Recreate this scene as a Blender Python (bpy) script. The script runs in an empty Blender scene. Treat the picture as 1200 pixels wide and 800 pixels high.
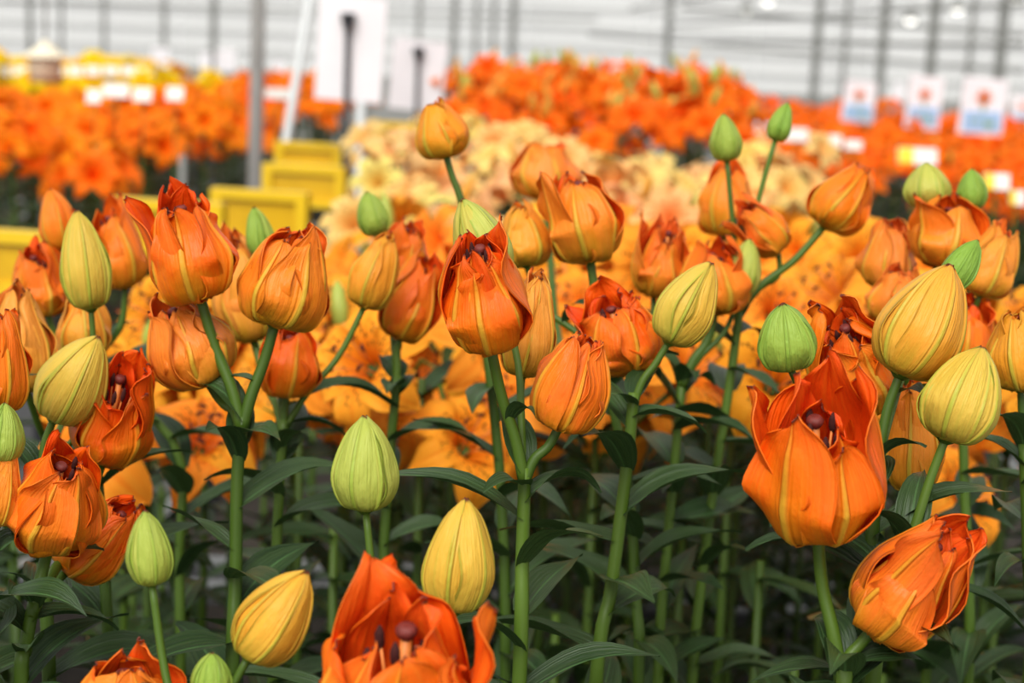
import bpy, math, random
import numpy as np
from mathutils import Vector, Matrix

# ------------------------------------------------------------------ camera
scene = bpy.context.scene
col = scene.collection
FPX = 2000.0
PITCH, ROLL, CAMZ = math.radians(10.0), math.radians(2.6), 1.45
_F = Vector((0, math.cos(PITCH), -math.sin(PITCH)))
_R0 = Vector((1, 0, 0)); _U0 = Vector((0, math.sin(PITCH), math.cos(PITCH)))
CR = _R0 * math.cos(ROLL) + _U0 * math.sin(ROLL)
CU = _U0 * math.cos(ROLL) - _R0 * math.sin(ROLL)
CF = _F
CAM = Vector((0, 0, CAMZ))
cd = bpy.data.cameras.new('camera'); cam = bpy.data.objects.new('camera', cd); col.objects.link(cam)
cd.sensor_width = 36; cd.lens = 36 * FPX / 1200; cd.clip_start = 0.05; cd.clip_end = 300
cam.matrix_world = Matrix(((CR.x, CU.x, -CF.x, CAM.x), (CR.y, CU.y, -CF.y, CAM.y), (CR.z, CU.z, -CF.z, CAM.z), (0, 0, 0, 1)))
cd.dof.use_dof = True; cd.dof.focus_distance = 1.12; cd.dof.aperture_fstop = 6.3
scene.camera = cam

def P(px, py, d):
    """photo pixel at optical depth d -> world point"""
    return CAM + CF * d + CR * ((px - 600) * d / FPX) + CU * ((400 - py) * d / FPX)

# ------------------------------------------------------------------ sky, sun, exposure
world = bpy.data.worlds.new('overcast_sky'); scene.world = world; world.use_nodes = True
bg = world.node_tree.nodes['Background']
bg.inputs[0].default_value = (1.0, 0.99, 0.975, 1); bg.inputs[1].default_value = 0.70
sd = bpy.data.lights.new('sun', 'SUN'); sun = bpy.data.objects.new('sun', sd); col.objects.link(sun)
sd.energy = 3.6; sd.angle = math.radians(40); sd.color = (1.0, 0.97, 0.92)
sun.rotation_euler = (math.radians(38), math.radians(-14), 0)
scene.view_settings.view_transform = 'Standard'; scene.view_settings.look = 'None'
scene.view_settings.exposure = 0.34; scene.view_settings.gamma = 1.0
scene.view_settings.use_curve_mapping = False

# ------------------------------------------------------------------ node helpers
def new_mat(name):
    m = bpy.data.materials.new(name); m.use_nodes = True
    nt = m.node_tree; nt.nodes.clear()
    return m, nt
def N(nt, typ, **kw):
    n = nt.nodes.new(typ)
    for k, v in kw.items():
        if k.startswith('i'):
            n.inputs[int(k[1:])].default_value = v
        else:
            setattr(n, k, v)
    return n
def math_n(nt, op, a, b=None, c=None, clamp=False):
    n = nt.nodes.new('ShaderNodeMath'); n.operation = op; n.use_clamp = clamp
    for i, x in enumerate((a, b, c)):
        if x is None: continue
        if isinstance(x, (int, float)): n.inputs[i].default_value = x
        else: nt.links.new(x, n.inputs[i])
    return n.outputs[0]
def smooth(nt, x, lo, hi, a=0.0, b=1.0):
    n = nt.nodes.new('ShaderNodeMapRange'); n.interpolation_type = 'SMOOTHSTEP'
    nt.links.new(x, n.inputs[0])
    for i, v in zip((1, 2, 3, 4), (lo, hi, a, b)): n.inputs[i].default_value = v
    return n.outputs[0]
def ramp(nt, x, stops):
    n = nt.nodes.new('ShaderNodeValToRGB'); cr = n.color_ramp
    while len(cr.elements) < len(stops): cr.elements.new(0.5)
    for e, (p, c) in zip(cr.elements, stops):
        e.position = p; e.color = (*c, 1)
    nt.links.new(x, n.inputs[0]); return n.outputs[0]
def mixc(nt, f, a, b, mode='MIX'):
    n = nt.nodes.new('ShaderNodeMix'); n.data_type = 'RGBA'; n.blend_type = mode
    for sock, x in ((n.inputs[0], f), (n.inputs[6], a), (n.inputs[7], b)):
        if isinstance(x, (int, float)): sock.default_value = x
        elif isinstance(x, tuple): sock.default_value = (*x, 1)
        else: nt.links.new(x, sock)
    return n.outputs[2]
def uv_nodes(nt):
    uv = nt.nodes.new('ShaderNodeUVMap'); uv.uv_map = 'UVMap'
    s = nt.nodes.new('ShaderNodeSeparateXYZ'); nt.links.new(uv.outputs[0], s.inputs[0])
    v = math_n(nt, 'MULTIPLY_ADD', s.outputs[1], 2.0, -1.0)
    return uv.outputs[0], s.outputs[0], v, math_n(nt, 'ABSOLUTE', v)
def streaks(nt, uvout, sx, sy, detail=3):
    mp = nt.nodes.new('ShaderNodeMapping'); mp.inputs['Scale'].default_value = (sx, sy, 1)
    nt.links.new(uvout, mp.inputs[0])
    oi = nt.nodes.new('ShaderNodeObjectInfo')
    cmb = nt.nodes.new('ShaderNodeCombineXYZ'); nt.links.new(math_n(nt, 'MULTIPLY', oi.outputs['Random'], 40.0), cmb.inputs[2])
    ad = nt.nodes.new('ShaderNodeVectorMath'); nt.links.new(mp.outputs[0], ad.inputs[0]); nt.links.new(cmb.outputs[0], ad.inputs[1])
    n = N(nt, 'ShaderNodeTexNoise'); n.inputs['Scale'].default_value = 1.0; n.inputs['Detail'].default_value = detail
    nt.links.new(ad.outputs[0], n.inputs['Vector'])
    return n.outputs['Fac']
def finish(nt, colsock, rough=0.45, bump=None, bstr=0.3, bdist=0.002, trans=0.0, spec=0.5, metal=0.0, sheen=0.0):
    out = nt.nodes.new('ShaderNodeOutputMaterial'); p = nt.nodes.new('ShaderNodeBsdfPrincipled')
    if isinstance(colsock, tuple): p.inputs['Base Color'].default_value = (*colsock, 1)
    else: nt.links.new(colsock, p.inputs['Base Color'])
    if isinstance(rough, float): p.inputs['Roughness'].default_value = rough
    else: nt.links.new(rough, p.inputs['Roughness'])
    p.inputs['Specular IOR Level'].default_value = spec; p.inputs['Metallic'].default_value = metal
    if bump is not None:
        b = nt.nodes.new('ShaderNodeBump'); b.inputs['Strength'].default_value = bstr; b.inputs['Distance'].default_value = bdist
        nt.links.new(bump, b.inputs['Height']); nt.links.new(b.outputs[0], p.inputs['Normal'])
    if trans > 0:
        t = nt.nodes.new('ShaderNodeBsdfTranslucent'); mx = nt.nodes.new('ShaderNodeMixShader'); mx.inputs[0].default_value = trans
        if isinstance(colsock, tuple): t.inputs[0].default_value = (*colsock, 1)
        else: nt.links.new(colsock, t.inputs[0])
        nt.links.new(p.outputs[0], mx.inputs[1]); nt.links.new(t.outputs[0], mx.inputs[2]); nt.links.new(mx.outputs[0], out.inputs[0])
    else:
        nt.links.new(p.outputs[0], out.inputs[0])

# ------------------------------------------------------------------ materials
def mat_petal_outer():
    # object colour: red = ripeness (green bud .. red orange), green = paleness
    m, nt = new_mat('petal_outside')
    uvo, u, v, av = uv_nodes(nt)
    oi = nt.nodes.new('ShaderNodeObjectInfo'); sp = nt.nodes.new('ShaderNodeSeparateColor'); nt.links.new(oi.outputs['Color'], sp.inputs[0])
    ripe, pale = sp.outputs[0], sp.outputs[1]
    st = streaks(nt, uvo, 1.6, 34.0); st2 = streaks(nt, uvo, 3.0, 5.0)
    panel = ramp(nt, ripe, [(0.0, (0.24, 0.42, 0.05)), (0.3, (0.52, 0.54, 0.10)), (0.5, (0.78, 0.46, 0.05)), (0.65, (0.88, 0.32, 0.016)), (0.8, (0.92, 0.185, 0.004)), (1.0, (0.90, 0.085, 0.003))])
    rib = ramp(nt, ripe, [(0.0, (0.22, 0.40, 0.05)), (0.45, (0.40, 0.47, 0.05)), (0.75, (0.62, 0.46, 0.045)), (1.0, (0.74, 0.36, 0.025))])
    base = ramp(nt, ripe, [(0.0, (0.20, 0.36, 0.04)), (0.4, (0.42, 0.42, 0.05)), (0.7, (0.48, 0.29, 0.015)), (1.0, (0.58, 0.21, 0.008))])
    panel = mixc(nt, math_n(nt, 'MULTIPLY', smooth(nt, st, 0.45, 0.75), smooth(nt, ripe, 0.4, 0.8, 0.34, 0.16)), panel, rib)
    warm = math_n(nt, 'MULTIPLY', smooth(nt, ripe, 0.6, 0.8), smooth(nt, math_n(nt, 'MULTIPLY_ADD', st2, 0.5, math_n(nt, 'MULTIPLY_ADD', av, 0.35, math_n(nt, 'MULTIPLY', u, 0.35))), 0.35, 0.72, 0.55, 0.0))
    panel = mixc(nt, warm, panel, (0.93, 0.27, 0.007))
    panel = mixc(nt, math_n(nt, 'MULTIPLY', pale, smooth(nt, st2, 0.3, 0.7, 0.5, 1.0)), panel, (0.93, 0.46, 0.10))
    bf = math_n(nt, 'ADD', u, math_n(nt, 'MULTIPLY', math_n(nt, 'SUBTRACT', st2, 0.5), 0.5))
    c = mixc(nt, smooth(nt, bf, 0.0, 0.46, 0.9, 0.0), panel, base)
    wid = math_n(nt, 'MULTIPLY_ADD', u, -0.08, 0.15)
    ribf = math_n(nt, 'MULTIPLY', smooth(nt, math_n(nt, 'DIVIDE', av, wid), 0.2, 1.0, 0.85, 0.0), smooth(nt, u, 0.35, 0.95, 1.0, 0.45))
    c = mixc(nt, ribf, c, rib)
    c = mixc(nt, math_n(nt, 'MULTIPLY', smooth(nt, av, 0.86, 0.97), smooth(nt, ripe, 0.3, 0.75, 0.8, 0.06)), c, rib)
    c = mixc(nt, smooth(nt, u, 0.965, 1.0), c, (0.22, 0.05, 0.03))
    st3 = streaks(nt, uvo, 9.0, 7.0)
    groove = smooth(nt, math_n(nt, 'ABSOLUTE', math_n(nt, 'SUBTRACT', av, 0.11)), 0.0, 0.05, -0.55, 0.0)
    hb = math_n(nt, 'ADD', math_n(nt, 'MULTIPLY_ADD', st, 0.5, math_n(nt, 'MULTIPLY', st2, 1.5)), math_n(nt, 'ADD', math_n(nt, 'MULTIPLY', st3, 0.55), groove))
    finish(nt, c, 0.36, hb, 0.6, 0.003, 0.2, 0.24)
    return m
def mat_petal_inner():
    m, nt = new_mat('petal_inside')
    uvo, u, v, av = uv_nodes(nt)
    oi = nt.nodes.new('ShaderNodeObjectInfo'); sp = nt.nodes.new('ShaderNodeSeparateColor'); nt.links.new(oi.outputs['Color'], sp.inputs[0])
    ripe, pale = sp.outputs[0], sp.outputs[1]
    st = streaks(nt, uvo, 3.0, 14.0)
    c = ramp(nt, ripe, [(0.0, (0.35, 0.42, 0.07)), (0.45, (0.78, 0.36, 0.03)), (0.75, (0.92, 0.15, 0.004)), (1.0, (0.90, 0.062, 0.003))])
    c = mixc(nt, math_n(nt, 'MULTIPLY', smooth(nt, st, 0.4, 0.75), 0.3), c, (0.92, 0.22, 0.01))
    c = mixc(nt, math_n(nt, 'MULTIPLY', pale, 0.5), c, (0.9, 0.36, 0.10))
    finish(nt, c, 0.42, math_n(nt, 'ADD', st, streaks(nt, uvo, 7.0, 6.0)), 0.6, 0.003, 0.2, 0.2)
    return m
def mat_open_petal():
    # object colour = petal colour of the cultivar
    m, nt = new_mat('open_petal')
    uvo, u, v, av = uv_nodes(nt)
    oi = nt.nodes.new('ShaderNodeObjectInfo')
    st = streaks(nt, uvo, 2.5, 12.0)
    c = mixc(nt, math_n(nt, 'MULTIPLY', smooth(nt, st, 0.35, 0.7), 0.12), oi.outputs['Color'], (1.0, 0.60, 0.08))
    deep = mixc(nt, 1.0, oi.outputs['Color'], (0.92, 0.58, 0.30), 'MULTIPLY')
    c = mixc(nt, smooth(nt, u, 0.12, 0.55, 0.8, 0.0), c, deep)
    c = mixc(nt, smooth(nt, av, 0.03, 0.16, 0.4, 0.0), c, deep)
    # dark dashes on the lower half of the petal
    mp = nt.nodes.new('ShaderNodeMapping'); mp.inputs['Scale'].default_value = (9.0, 7.0, 1); nt.links.new(uvo, mp.inputs[0])
    vo = nt.nodes.new('ShaderNodeTexVoronoi'); vo.inputs['Scale'].default_value = 1.0; vo.inputs['Randomness'].default_value = 0.8
    vo.voronoi_dimensions = '2D'; nt.links.new(mp.outputs[0], vo.inputs['Vector'])
    dot = smooth(nt, vo.outputs['Distance'], 0.17, 0.25, 1.0, 0.0)
    zone = math_n(nt, 'MULTIPLY', smooth(nt, u, 0.26, 0.32), smooth(nt, u, 0.46, 0.56, 1.0, 0.0))
    zone = math_n(nt, 'MULTIPLY', zone, smooth(nt, av, 0.5, 0.65, 1.0, 0.0))
    c = mixc(nt, math_n(nt, 'MULTIPLY', dot, math_n(nt, 'MULTIPLY', zone, 0.9)), c, (0.10, 0.015, 0.006))
    finish(nt, c, 0.5, st, 0.25, 0.002, 0.28, 0.08)
    return m
def mat_leaf():
    m, nt = new_mat('lily_leaf')
    uvo, u, v, av = uv_nodes(nt)
    oi = nt.nodes.new('ShaderNodeObjectInfo')
    st = streaks(nt, uvo, 1.2, 16.0); st2 = streaks(nt, uvo, 5.0, 3.0)
    c = mixc(nt, oi.outputs['Random'], (0.015, 0.040, 0.010), (0.035, 0.070, 0.017))
    c = mixc(nt, math_n(nt, 'MULTIPLY', smooth(nt, st, 0.42, 0.65), 0.5), c, (0.052, 0.096, 0.027))
    c = mixc(nt, smooth(nt, av, 0.02, 0.10, 0.55, 0.0), c, (0.09, 0.20, 0.06))
    dry = math_n(nt, 'MULTIPLY', smooth(nt, u, 0.72, 0.98), smooth(nt, oi.outputs['Random'], 0.88, 0.93))
    c = mixc(nt, math_n(nt, 'MULTIPLY', dry, smooth(nt, st2, 0.35, 0.6)), c, (0.30, 0.13, 0.035))
    finish(nt, c, 0.42, st, 0.6, 0.003, 0.12, 0.35)
    return m
def mat_stem():
    m, nt = new_mat('lily_stem')
    tc = nt.nodes.new('ShaderNodeTexCoord'); n = N(nt, 'ShaderNodeTexNoise'); n.inputs['Scale'].default_value = 60
    mp = nt.nodes.new('ShaderNodeMapping'); mp.inputs['Scale'].default_value = (1, 1, 0.15)
    nt.links.new(tc.outputs['Object'], mp.inputs[0]); nt.links.new(mp.outputs[0], n.inputs['Vector'])
    oi = nt.nodes.new('ShaderNodeObjectInfo')
    c = mixc(nt, n.outputs[0], (0.029, 0.063, 0.006), (0.056, 0.105, 0.010))
    c = mixc(nt, math_n(nt, 'MULTIPLY', oi.outputs['Random'], 0.5), c, (0.12, 0.205, 0.02))
    finish(nt, c, 0.45, n.outputs[0], 0.25, 0.002, 0.0, 0.3)
    return m
def mat_plain(name, c, rough=0.5, metal=0.0, noise=0.0, nscale=20.0, trans=0.0, c2=None, bstr=0.15):
    m, nt = new_mat(name)
    if noise > 0:
        tc = nt.nodes.new('ShaderNodeTexCoord'); n = N(nt, 'ShaderNodeTexNoise'); n.inputs['Scale'].default_value = nscale; n.inputs['Detail'].default_value = 5
        nt.links.new(tc.outputs['Object'], n.inputs['Vector'])
        d = c2 or tuple(x * 0.6 for x in c)
        cc = mixc(nt, math_n(nt, 'MULTIPLY', smooth(nt, n.outputs[0], 0.3, 0.7), noise), c, d)
        finish(nt, cc, rough, n.outputs[0], bstr, 0.005, trans, 0.4, metal)
    else:
        finish(nt, c, rough, None, 0, 0, trans, 0.4, metal)
    return m
def mat_glass():
    m, nt = new_mat('greenhouse_glass')
    out = nt.nodes.new('ShaderNodeOutputMaterial'); t = nt.nodes.new('ShaderNodeBsdfTransparent'); t.inputs[0].default_value = (0.96, 0.98, 0.97, 1)
    g = nt.nodes.new('ShaderNodeBsdfGlossy'); g.inputs['Roughness'].default_value = 0.15
    mx = nt.nodes.new('ShaderNodeMixShader'); mx.inputs[0].default_value = 0.06
    nt.links.new(t.outputs[0], mx.inputs[1]); nt.links.new(g.outputs[0], mx.inputs[2]); nt.links.new(mx.outputs[0], out.inputs[0])
    return m
def mat_emit(name, c, s):
    m, nt = new_mat(name)
    out = nt.nodes.new('ShaderNodeOutputMaterial'); e = nt.nodes.new('ShaderNodeEmission'); e.inputs[0].default_value = (*c, 1); e.inputs[1].default_value = s
    nt.links.new(e.outputs[0], out.inputs[0]); return m

M_PO, M_PI, M_OPEN, M_LEAF, M_STEM = mat_petal_outer(), mat_petal_inner(), mat_open_petal(), mat_leaf(), mat_stem()
M_ANTHER = mat_plain('anther', (0.05, 0.006, 0.004), 0.9, noise=0.6, nscale=400)
M_STIGMA = mat_plain('stigma', (0.17, 0.022, 0.015), 0.6, noise=0.6, nscale=300)
M_STYLE = mat_plain('style', (0.75, 0.22, 0.04), 0.5)
M_SOIL = mat_plain('soil', (0.03, 0.022, 0.016), 0.95, noise=1.0, nscale=30, c2=(0.012, 0.009, 0.007), bstr=0.6)
M_TROUGH = mat_plain('trough', (0.085, 0.085, 0.09), 0.6, noise=0.5, nscale=6)
M_RAIL = mat_plain('rail', (0.22, 0.225, 0.23), 0.45, 0.3)
M_FLOOR = mat_plain('concrete_floor', (0.20, 0.195, 0.185), 0.85, noise=0.6, nscale=2.5)
M_STEEL = mat_plain('galvanised_steel', (0.36, 0.36, 0.35), 0.5, 0.3, noise=0.4, nscale=9)
M_STEELD = mat_plain('far_steel', (0.20, 0.20, 0.19), 0.6, 0.1)
M_PIPE = mat_plain('pale_pipe', (0.62, 0.64, 0.65), 0.4, 0.2)
M_PANEL = mat_plain('wall_panel', (0.93, 0.93, 0.91), 0.5, noise=0.2, nscale=0.35, trans=0.5, c2=(0.82, 0.83, 0.82))
def mat_frosted():
    m, nt = new_mat('frosted_wall_pane')
    out = nt.nodes.new('ShaderNodeOutputMaterial'); t = nt.nodes.new('ShaderNodeBsdfTransparent')
    p = nt.nodes.new('ShaderNodeBsdfPrincipled'); p.inputs['Base Color'].default_value = (.9, .9, .89, 1); p.inputs['Roughness'].default_value = .4
    tl = nt.nodes.new('ShaderNodeBsdfTranslucent'); tl.inputs[0].default_value = (.95, .95, .94, 1)
    m1 = nt.nodes.new('ShaderNodeMixShader'); m1.inputs[0].default_value = .5; m2 = nt.nodes.new('ShaderNodeMixShader'); m2.inputs[0].default_value = .4
    nt.links.new(p.outputs[0], m1.inputs[1]); nt.links.new(tl.outputs[0], m1.inputs[2])
    nt.links.new(t.outputs[0], m2.inputs[1]); nt.links.new(m1.outputs[0], m2.inputs[2]); nt.links.new(m2.outputs[0], out.inputs[0])
    return m
M_FROST = mat_frosted()
M_YEL = mat_plain('yellow_plastic', (0.82, 0.52, 0.012), 0.4, noise=0.3, nscale=5)
M_YELD = mat_plain('yellow_film', (0.70, 0.40, 0.008), 0.35, noise=0.4, nscale=14)
M_BLACK = mat_plain('black_plastic', (0.014, 0.014, 0.018), 0.45)
M_SIGN = mat_plain('sign_board', (0.86, 0.82, 0.86), 0.5, noise=0.15, nscale=6)
M_SIGNB = mat_plain('sign_blue_print', (0.35, 0.52, 0.78), 0.5)
M_SIGNR = mat_plain('sign_flower_print', (0.85, 0.20, 0.06), 0.5)
M_SIGNG = mat_plain('sign_green_print', (0.22, 0.36, 0.20), 0.5)
M_CREAM = mat_plain('cream_plastic', (0.80, 0.72, 0.55), 0.5, noise=0.2, nscale=10)
M_BEIGE = mat_plain('beige_plastic', (0.66, 0.50, 0.36), 0.5, noise=0.2, nscale=10)
M_CARD = mat_plain('white_card', (0.74, 0.72, 0.68), 0.6)
M_CARDY = mat_plain('card_yellow_print', (0.85, 0.60, 0.04), 0.6)
M_GLASS = mat_glass()
M_BULB = mat_emit('lamp_bulb', (1.0, 0.97, 0.9), 2.2)

# ------------------------------------------------------------------ object helpers
def link(o, parent=None, loc=None):
    col.objects.link(o)
    if parent is not None: o.parent = parent
    if loc is not None: o.location = loc
    return o
def mesh_from(name, V, F, mats, uv=None, mi=None, smooth_=True):
    me = bpy.data.meshes.new(name); me.from_pydata([tuple(p) for p in V], [], [tuple(f) for f in F])
    for m in mats: me.materials.append(m)
    if uv is not None:
        l = me.uv_layers.new(name='UVMap')
        li = np.empty(len(me.loops), dtype=np.int32); me.loops.foreach_get('vertex_index', li)
        l.data.foreach_set('uv', np.asarray(uv, dtype=np.float32)[li].ravel())
    if mi is not None: me.polygons.foreach_set('material_index', np.asarray(mi, dtype=np.int32))
    if smooth_: me.polygons.foreach_set('use_smooth', np.ones(len(me.polygons), dtype=bool))
    me.update(); return me
def obj(name, me, parent=None, loc=None): return link(bpy.data.objects.new(name, me), parent, loc)
def root(name, loc, label, cat, group=None):
    o = bpy.data.objects.new(name, None); o.empty_display_size = 0.05; link(o, None, loc)
    o['label'] = label; o['category'] = cat
    if group: o['group'] = group
    return o
def tag(o, label, cat, group=None):
    o['label'] = label; o['category'] = cat
    if group: o['group'] = group
    return o
class MB:
    """collects simple solids into one mesh"""
    def __init__(s): s.V, s.F, s.mi = [], [], []
    def box(s, c, h, m=0, rot=None):
        b = len(s.V)
        for x in (-1, 1):
            for y in (-1, 1):
                for z in (-1, 1):
                    p = Vector((x * h[0], y * h[1], z * h[2]))
                    if rot is not None: p = rot @ p
                    s.V.append(p + Vector(c))
        for f in ((0, 1, 3, 2), (4, 6, 7, 5), (0, 4, 5, 1), (2, 3, 7, 6), (0, 2, 6, 4), (1, 5, 7, 3)):
            s.F.append([b + i for i in f]); s.mi.append(m)
        return s
    def tube(s, pts, rad, sides=8, m=0, cap=True):
        pts = [Vector(p) for p in pts]; n = len(pts); b = len(s.V)
        if not hasattr(rad, '__len__'): rad = [rad] * n
        ref = Vector((1, 0.13, 0.07))
        for i, p in enumerate(pts):
            t = (pts[min(i + 1, n - 1)] - pts[max(i - 1, 0)]).normalized()
            if abs(t.dot(ref.normalized())) > 0.9: ref = Vector((0.1, 1, 0.1))
            a = t.cross(ref).normalized(); c = t.cross(a)
            for k in range(sides):
                g = 2 * math.pi * k / sides
                s.V.append(p + (a * math.cos(g) + c * math.sin(g)) * rad[i])
        for i in range(n - 1):
            for k in range(sides):
                k2 = (k + 1) % sides
                s.F.append([b + i * sides + k, b + i * sides + k2, b + (i + 1) * sides + k2, b + (i + 1) * sides + k]); s.mi.append(m)
        if cap:
            s.F.append([b + k for k in range(sides)][::-1]); s.mi.append(m)
            s.F.append([b + (n - 1) * sides + k for k in range(sides)]); s.mi.append(m)
        return s
    def lathe(s, prof, sides=12, m=0, mtx=None):
        b = len(s.V)
        for r, z in prof:
            for k in range(sides):
                g = 2 * math.pi * k / sides; p = Vector((r * math.cos(g), r * math.sin(g), z))
                s.V.append(mtx @ p if mtx is not None else p)
        for i in range(len(prof) - 1):
            for k in range(sides):
                k2 = (k + 1) % sides
                s.F.append([b + i * sides + k, b + i * sides + k2, b + (i + 1) * sides + k2, b + (i + 1) * sides + k]); s.mi.append(m)
        return s
    def mesh(s, name, mats, smooth_=False):
        return mesh_from(name, s.V, s.F, mats if isinstance(mats, list) else [mats], None, s.mi, smooth_)

def catmull(pts, n):
    pts = np.array(pts, dtype=float); k = len(pts)
    Q = np.vstack([2 * pts[0] - pts[1], pts, 2 * pts[-1] - pts[-2]])
    t = np.linspace(0, k - 1, n); i = np.minimum(t.astype(int), k - 2); f = (t - i)[:, None]
    p0, p1, p2, p3 = Q[i], Q[i + 1], Q[i + 2], Q[i + 3]
    return 0.5 * (2 * p1 + (p2 - p0) * f + (2 * p0 - 5 * p1 + 4 * p2 - p3) * f ** 2 + (3 * p1 - p0 - 3 * p2 + p3) * f ** 3)

# ------------------------------------------------------------------ petals
def vmap(n):
    t = np.linspace(-1, 1, n); return np.sign(t) * np.abs(t) ** 1.3
def petal_grid(L, R, th, prof, hw, wid, rib=0.0, edge=0.0, wave=0.0, flat=1.0, cmin=0.35, twist=0.0, nu=16, nv=10, rng=None, bump=0.0, puff=0.0):
    pr = catmull(prof, nu); W = catmull([(w,) for w in wid], nu)[:, 0].clip(0.012, None) * hw * R
    u = np.linspace(0, 1, nu)[:, None]; v = vmap(nv + 1)[None, :]
    rho = pr[:, :1] * R; z = pr[:, 1:2] * L
    rc = np.maximum(rho, cmin * R) * flat
    a = np.clip(v * W[:, None] / rc, -1.9, 1.9)
    tang = rc * np.sin(a); rad = rho - rc * (1 - np.cos(a))
    rad = rad + rib * R * np.exp(-(v / 0.12) ** 2) * (0.35 + 0.65 * np.sin(np.pi * np.clip(u * 1.05, 0, 1)))
    rad = rad + puff * R * ((1 - v ** 2) - .5) * np.sin(np.pi * np.clip(u, 0, 1)) ** .6
    ph = rng.uniform(0, 6.28, 4)
    rad = rad + edge * R * np.abs(v) ** 3 * np.sin(np.pi * u)
    side = np.where(v > 0, 1.0, 1.7)
    rad = rad + wave * R * np.abs(v) ** 1.6 * np.sin(u * 8.5 * side + ph[0] + (v > 0) * ph[1]) * np.sin(np.pi * np.clip(u, 0, 1)) ** 0.5
    rad = rad + bump * R * np.sin(u * 7 + ph[2]) * np.sin(v * 4 + ph[3])
    zz = z + 0 * v + wave * 0.6 * R * v * np.sin(u * 6 + ph[2])
    g = th + twist * u
    X = rad * np.cos(g) - tang * np.sin(g); Y = rad * np.sin(g) + tang * np.cos(g)
    return np.stack([X, Y, zz], -1)
def petal_mesh(name, G, thick=0.0009, lin=False):
    nu, nv = G.shape[:2]
    du = np.gradient(G, axis=0); dv = np.gradient(G, axis=1)
    nrm = np.cross(dv, du); nrm /= (np.linalg.norm(nrm, axis=-1, keepdims=True) + 1e-12)
    uu, vv = np.meshgrid(np.linspace(0, 1, nu), np.linspace(0, 1, nv) if lin else vmap(nv) * .5 + .5, indexing='ij')
    uv = np.stack([uu, vv], -1).reshape(-1, 2)
    idx = np.arange(nu * nv).reshape(nu, nv)
    q = np.stack([idx[:-1, :-1], idx[:-1, 1:], idx[1:, 1:], idx[1:, :-1]], -1).reshape(-1, 4)
    if thick <= 0:
        return G.reshape(-1, 3), q, uv, np.zeros(len(q), int)
    inner = G - nrm * thick
    n = nu * nv
    rim = np.concatenate([idx[:, 0], idx[-1, 1:], idx[-2::-1, -1], idx[0, -2:0:-1]])
    r2 = np.roll(rim, -1)
    rq = np.stack([rim, rim + n, r2 + n, r2], -1)
    F = np.concatenate([q, q[:, ::-1] + n, rq]); mi = np.concatenate([np.zeros(len(q), int), np.ones(len(q), int), np.zeros(len(rq), int)])
    return np.concatenate([G.reshape(-1, 3), inner.reshape(-1, 3)]), F, np.concatenate([uv, uv]), mi

BUD_W = [0.4, 0.85, 1.0, 0.93, 0.6, 0.06]
PET_W = [0.42, 0.82, 1.0, 1.0, 0.8, 0.45, 0.03]
def axis_matrix(base, axis, spin):
    z = axis.normalized(); x = Vector((1, 0, 0)) - z * z.x
    if x.length < 0.1: x = Vector((0, 1, 0)) - z * z.y
    x.normalize(); y = z.cross(x)
    m = Matrix(((x.x, y.x, z.x), (x.y, y.y, z.y), (x.z, y.z, z.z))) @ Matrix.Rotation(spin, 3, 'Z')
    m = m.to_4x4(); m.translation = base; return m

def receptacle(R, L):
    b = MB(); b.lathe([(0.0, -0.03 * L), (0.13 * R, -0.03 * L), (0.24 * R, 0.0), (0.30 * R, 0.03 * L), (0.16 * R, 0.07 * L), (0.0, 0.09 * L)], 10)
    return b
def make_bud(parent, base, axis, L, R, ripe, pale, seed, spin=0.0):
    rng = np.random.default_rng(seed)
    fl = obj('bud', receptacle(R, L).mesh('bud', M_STEM, True), parent)
    fl.matrix_local = Matrix.Translation(-parent.location) @ axis_matrix(base, axis, spin)
    jit = lambda s: rng.uniform(-s, s)
    for k in range(6):
        inner = k % 2
        s = 0.955 if inner else 1.0
        prof = [(0.14, 0.0), (0.70 * s, 0.07), (1.0 * s, 0.30 + jit(.02)), (0.89 * s, 0.56), (0.52 * s, 0.83), (0.07, 1.0 if not inner else 0.985)]
        G = petal_grid(L, R, k * math.pi / 3 + jit(.08), prof, 0.84 + jit(.05) if not inner else 0.8, BUD_W, rib=0.05 if not inner else 0.17,
                       edge=0.10 if not inner else -0.05, wave=0.06, cmin=0.05, twist=jit(.25), nu=20, nv=16, rng=rng, bump=0.025, puff=0.14 if not inner else 0.0)
        V, F, uv, mi = petal_mesh('petal', G)
        o = obj('petal', mesh_from('petal', V, F, [M_PO, M_PI], uv, mi), fl)
        o.color = (min(1, max(0, ripe + jit(.05))), pale, rng.random(), 1)
    return fl
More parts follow.
